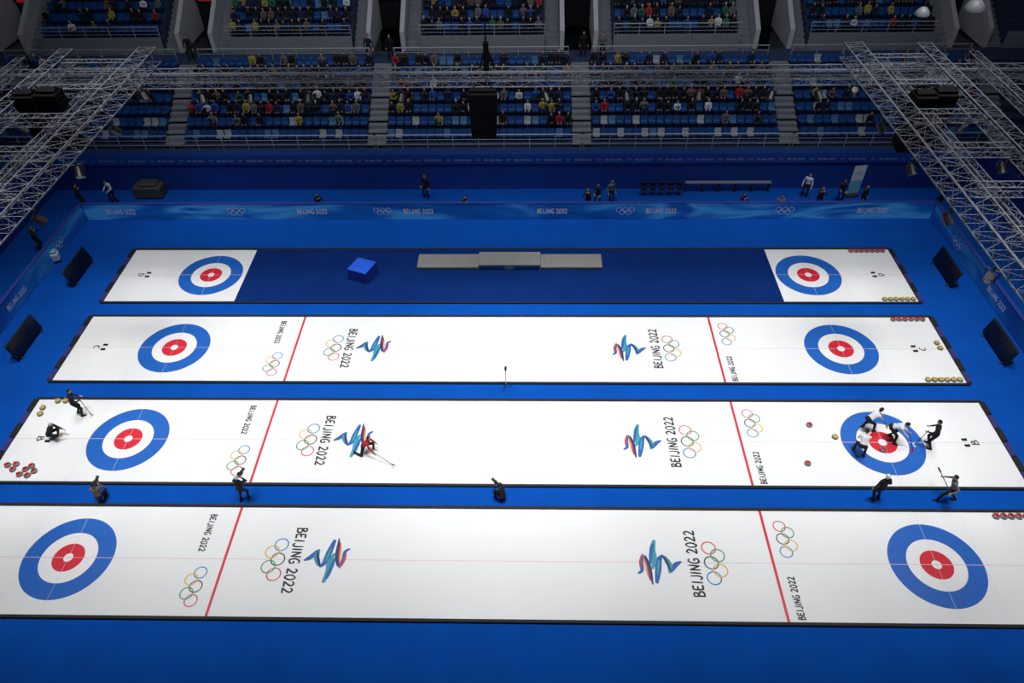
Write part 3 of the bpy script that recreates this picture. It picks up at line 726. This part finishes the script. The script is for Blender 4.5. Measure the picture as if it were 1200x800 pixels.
for r in range(NL):
    for k in range(5):
        x = ST[k]+.95
        while x < ST[k+1]-.9:
            y = LY+(r+.62)*RUN; z = LZ+r*RISE
            if abs(x) < 38:
                w = random.random(); nm = ('s_blue' if w < .66 else ('s_light' if w < .86 else 's_white')) if r < 2 else ('s_blue' if w < .88 else ('s_light' if w < .96 else 's_white'))
                if nseat < 300:
                    nseat += 1; o = bpy.data.objects.new('stand_seat', sm[nm]); C.objects.link(o); o.location = (x, y, z)
                    o['label'] = f'{cn[nm]} plastic seat, {ROW[r]} row of lower stand, {SEC[k]}'; o['category'] = 'seat'; o['group'] = 'individual seats of the lower stand'
                else: seat_geo(seatstuff, (x, y, z), 0, {'s_blue':0,'s_light':1,'s_white':2}[nm])
                if random.random() < lowocc[k][r]: spectator(x, y-.02, z, f'{ROW[r]} row of lower stand, {SEC[k]}', 'spectators in the lower stand')
            x += .53
for r in range(NU):
    for k in range(5):
        x = ST[k]+2.75
        while x < ST[k+1]-2.5:
            y = UY+(r+.62)*URUN; z = UZ+r*URISE
            if abs(x) < 39:
                seat_geo(seatstuff, (x, y, z), 0, 0 if random.random() < .94 else 1)
                if r < 5 and random.random() < .74*(.6 if k in (0,4) else 1): spectator(x, y-.02, z, f'{ROW[r]} row of upper tier, {ENT[k]}', 'spectators in the upper tier')
            x += .53
if crowd.f: crowd.build('spectator_crowd', CM, kind='stuff', label='dense crowd of seated spectators in dark jackets in the upper tier', category='crowd', smooth=True)
seatstuff.build('stand_seats', ['s_blue','s_light','s_white'], kind='stuff', label='rows of blue plastic seats in the upper and side stands', category='seats')
for (px, py, lb, jc) in ((434,70,'person in navy jacket standing left in the second entrance','j_navy'),(459,70,'person in black jacket standing right in the second entrance','j_black'),
                     (683,66,'person in black jacket standing in the third entrance','j_black'),(706,72,'person in grey jacket on walkway right of the third entrance','j_grey'),(226,70,'person in black jacket standing in the first entrance','j_black')):
    g = G(px, py, CZ); g.y = min(max(g.y, CY+.6), UY-.4)
    person(lb, (g.x, g.y, CZ), PI, 'stand', PO['stand'], (jc,'j_black','j_black','hair'), True)
# ------------------------------------------------------------------ trusses
def truss(label, a, b, w=.8, h=.8, bay=.8, rc=.036, rd=.016, group='overhead trusses'):
    a = Vector(a); b = Vector(b); T = thing('lighting_truss', label, 'truss', a, 0, group)
    d = b-a; L = d.length; d.normalize(); S_ = d.cross(Vector((0,0,1))).normalized()*(w/2); Z = Vector((0,0,h/2))
    cs = [S_+Z, -S_+Z, -S_-Z, S_-Z]
    for c_ in cs:
        m = MB(); m.tube(c_, c_+d*L, rc, 8); m.build('chord', 'alu', T)
    n = max(2, int(L/bay)); m = MB()
    for f in range(4):
        c0, c1 = cs[f], cs[(f+1)%4]
        for k in range(n):
            p0 = d*(L*k/n); p1 = d*(L*(k+1)/n)
            m.tube(c0+p0, c1+p0, rd, 5)
            if k % 2: m.tube(c0+p0, c1+p1, rd, 5)
            else: m.tube(c1+p0, c0+p1, rd, 5)
        m.tube(c0+d*L, c1+d*L, rd, 5)
    m.build('lattice', 'alu', T)
TZ = 12.0
g = G(600, 90, TZ); TY = g.y
truss('long silver box truss spanning the whole arena width above the far side', (-29, TY, TZ), (29, TY, TZ), .6, .7, .7, .034, .015)
truss('slim silver truss running parallel just behind the long truss', (-29, TY+1.3, TZ-.5), (29, TY+1.3, TZ-.5), .3, .3, .5, .025, .012)
g1 = G(195, 68, TZ); xl = g1.x; xl2 = G(105, 68, TZ).x; g2 = G(980, 62, TZ); xr = g2.x; xr2 = G(1060, 62, TZ).x; ye = TY+1.0
SZ = TZ+.75
for nm, xi, xo in (('left', xl, xl2), ('right', xr, xr2)):
    sg = -1 if nm == 'left' else 1
    truss(f'inner silver truss running toward the camera at the {nm} of picture', (xi, ye, SZ), (xi, -8, SZ), .8, .7, .5, .03, .013)
    truss(f'outer silver truss running toward the camera at the {nm} picture edge', (xo, ye, SZ), (xo, -8, SZ), .6, .6, .45, .028, .012)
    truss(f'outermost thin truss running toward the camera at the {nm} picture edge', (xo+sg*2.4, ye, SZ-.3), (xo+sg*2.4, -8, SZ-.3), .4, .4, .4, .024, .011)
    truss(f'slim middle truss between inner and outer trusses at the {nm} of picture', ((xi+xo)/2, ye, SZ-.55), ((xi+xo)/2, -8, SZ-.55), .3, .3, .4, .022, .010)
    for k in range(8):
        y = ye-1.2-k*2.7
        truss(f'short cross truss joining the {nm} trusses, {ORD[k]} from the far end', (xi+sg*.42, y, SZ), (xo-sg*.32, y, SZ), .4, .4, .4, .024, .011)
# speaker arrays
def array(label, x, y, ztop, n=7, w=1.25, dep=.75):
    T = thing('speaker_array', label, 'speaker', (x, y, ztop), 0, 'hanging speaker arrays')
    z = -.32; yy = 0
    for k in range(n):
        a_ = rad(1+k*1.8); R = Matrix.Rotation(a_, 3, 'X'); ww = w*(1-.02*k)
        m = MB(); m.box((0, yy, z), (ww, dep, .32), R=R, ch=.035)
        m.build('cabinet', 'spk', T)
        z -= .315*math.cos(a_); yy += .31*math.sin(a_)*.6
    m = MB(); m.box((0,0,-.10), (w*.9,.5,.08)); m.tube((-.4,0,-.1), (-.4,0,.06), .03); m.tube((.4,0,-.1), (.4,0,.06), .03); m.build('bracket', 'spk', T)
array('black speaker array hanging from the long truss near centre', GP(566,100,TY).x, TY-.45, TZ-.30, 7, 1.35, .8)
m = MB(); m.tube((0,0,0), (0,0,1.3), .13, 10); m.tube((0,0,1.3), (0,0,2.4), .04); m.tube((-.3,0,.1), (0,0,1.2), .04); m.tube((.35,0,.1), (0,0,1.2), .04)
m.build('chain_hoist', 'spk', loc=(GP(571,100,TY).x, TY-.1, TZ+.36), label='dark chain hoist standing up from long truss above the centre speakers', category='hoist')
YA = ye-4.95
for nm, px in (('left', 40), ('right', 1098)):
    t = GP(px, 104, YA)
    for q, w_ in ((-1,'left'), (1,'right')):
        array(f'{w_} one of two black speaker arrays hanging together at the {nm} side', t.x+q*.45, YA+.1*q, t.z, 8, .88, .8)
# stage lights
T0 = thing('stage_light', 'x', 'stage light')
m = MB(); m.tube((0,0,0.02), (0,0,-.14), .03); m.box((0,0,-.02), (.1,.1,.08)); m.build('clamp', 'dgrey', T0)
m = MB(); m.path([(-.2,0,-.42),(-.2,0,-.16),(.2,0,-.16),(.2,0,-.42)], .02); m.build('yoke', 'plastic', T0)
m = MB(); m.tube((0,.12,-.30), (0,-.18,-.62), .14, 12, .18); m.build('housing', 'plastic', T0)
first = True
for k, px in enumerate((120,235,292,360,470,640,735,820,905,960)):
    lab = f'small black stage light under the long truss, {ORD[k]} from the left'; lc = (GP(px, 95, TY).x, TY-.3, TZ-.37)
    if first: first = False; T0.location = lc; T0['label'] = lab; T0['group'] = 'stage lights on the long truss'
    else: dup(T0, lc, random.uniform(-.5,.5), lab, 'stage lights on the long truss')
for nm, x, zz in (('inner left', xl+.4, SZ-.37), ('inner right', xr-.4, SZ-.37), ('outer left', xl2+.3, SZ-.32), ('outer right', xr2-.3, SZ-.32)):
    for k in range(5):
        dup(T0, (x, ye-2.6-k*3.3, zz), random.uniform(0,3), f'black stage light under the {nm} truss, {ORD[k]} from the far end', f'stage lights on the {nm} truss')
for (px, py, nm) in ((1141,12,'larger grey dome lamp hanging at the top right corner'), (1080,18,'smaller grey dome lamp hanging left of the larger one at top right')):
    g = GP(px, py, TY+2); T = thing('dome_lamp', nm, 'lamp', g)
    m = MB(); m.lathe([(.44,0),(.46,.05),(.36,.30),(.2,.45),(.08,.5)] if px > 1100 else [(.32,0),(.34,.05),(.26,.22),(.15,.34),(.06,.38)], 20); m.build('dome', 'lamp', T, smooth=True)
    m = MB(); m.tube((0,0,.35), (0,0,3), .02); m.build('cable', 'dgrey', T)
# ------------------------------------------------------------------ lights
def area(loc, size, sy, e, tgt, spread=120, col=(1,1,1)):
    l = bpy.data.lights.new('area', 'AREA'); l.shape = 'RECTANGLE'; l.size = size; l.size_y = sy; l.energy = e; l.color = col
    l.spread = math.radians(spread); o = bpy.data.objects.new('area_light', l); C.objects.link(o); o.location = loc
    o.rotation_euler = (Vector(tgt)-Vector(loc)).to_track_quat('-Z', 'Y').to_euler()
for x in (-18, 0, 18):
    for y, e in ((4.0, 960), (15.5, 850)):
        area((x, y, 28), 10, 4, e, (x, y, 0), 58, (1,.995,.985))
area((0, 20, 28), 50, 4, 1350, (0, 36, 6), 110, (.95,.97,1))
w = bpy.data.worlds.new('world'); SC.world = w; w.use_nodes = True
w.node_tree.nodes['Background'].inputs[0].default_value = (.30,.36,.5,1); w.node_tree.nodes['Background'].inputs[1].default_value = .06
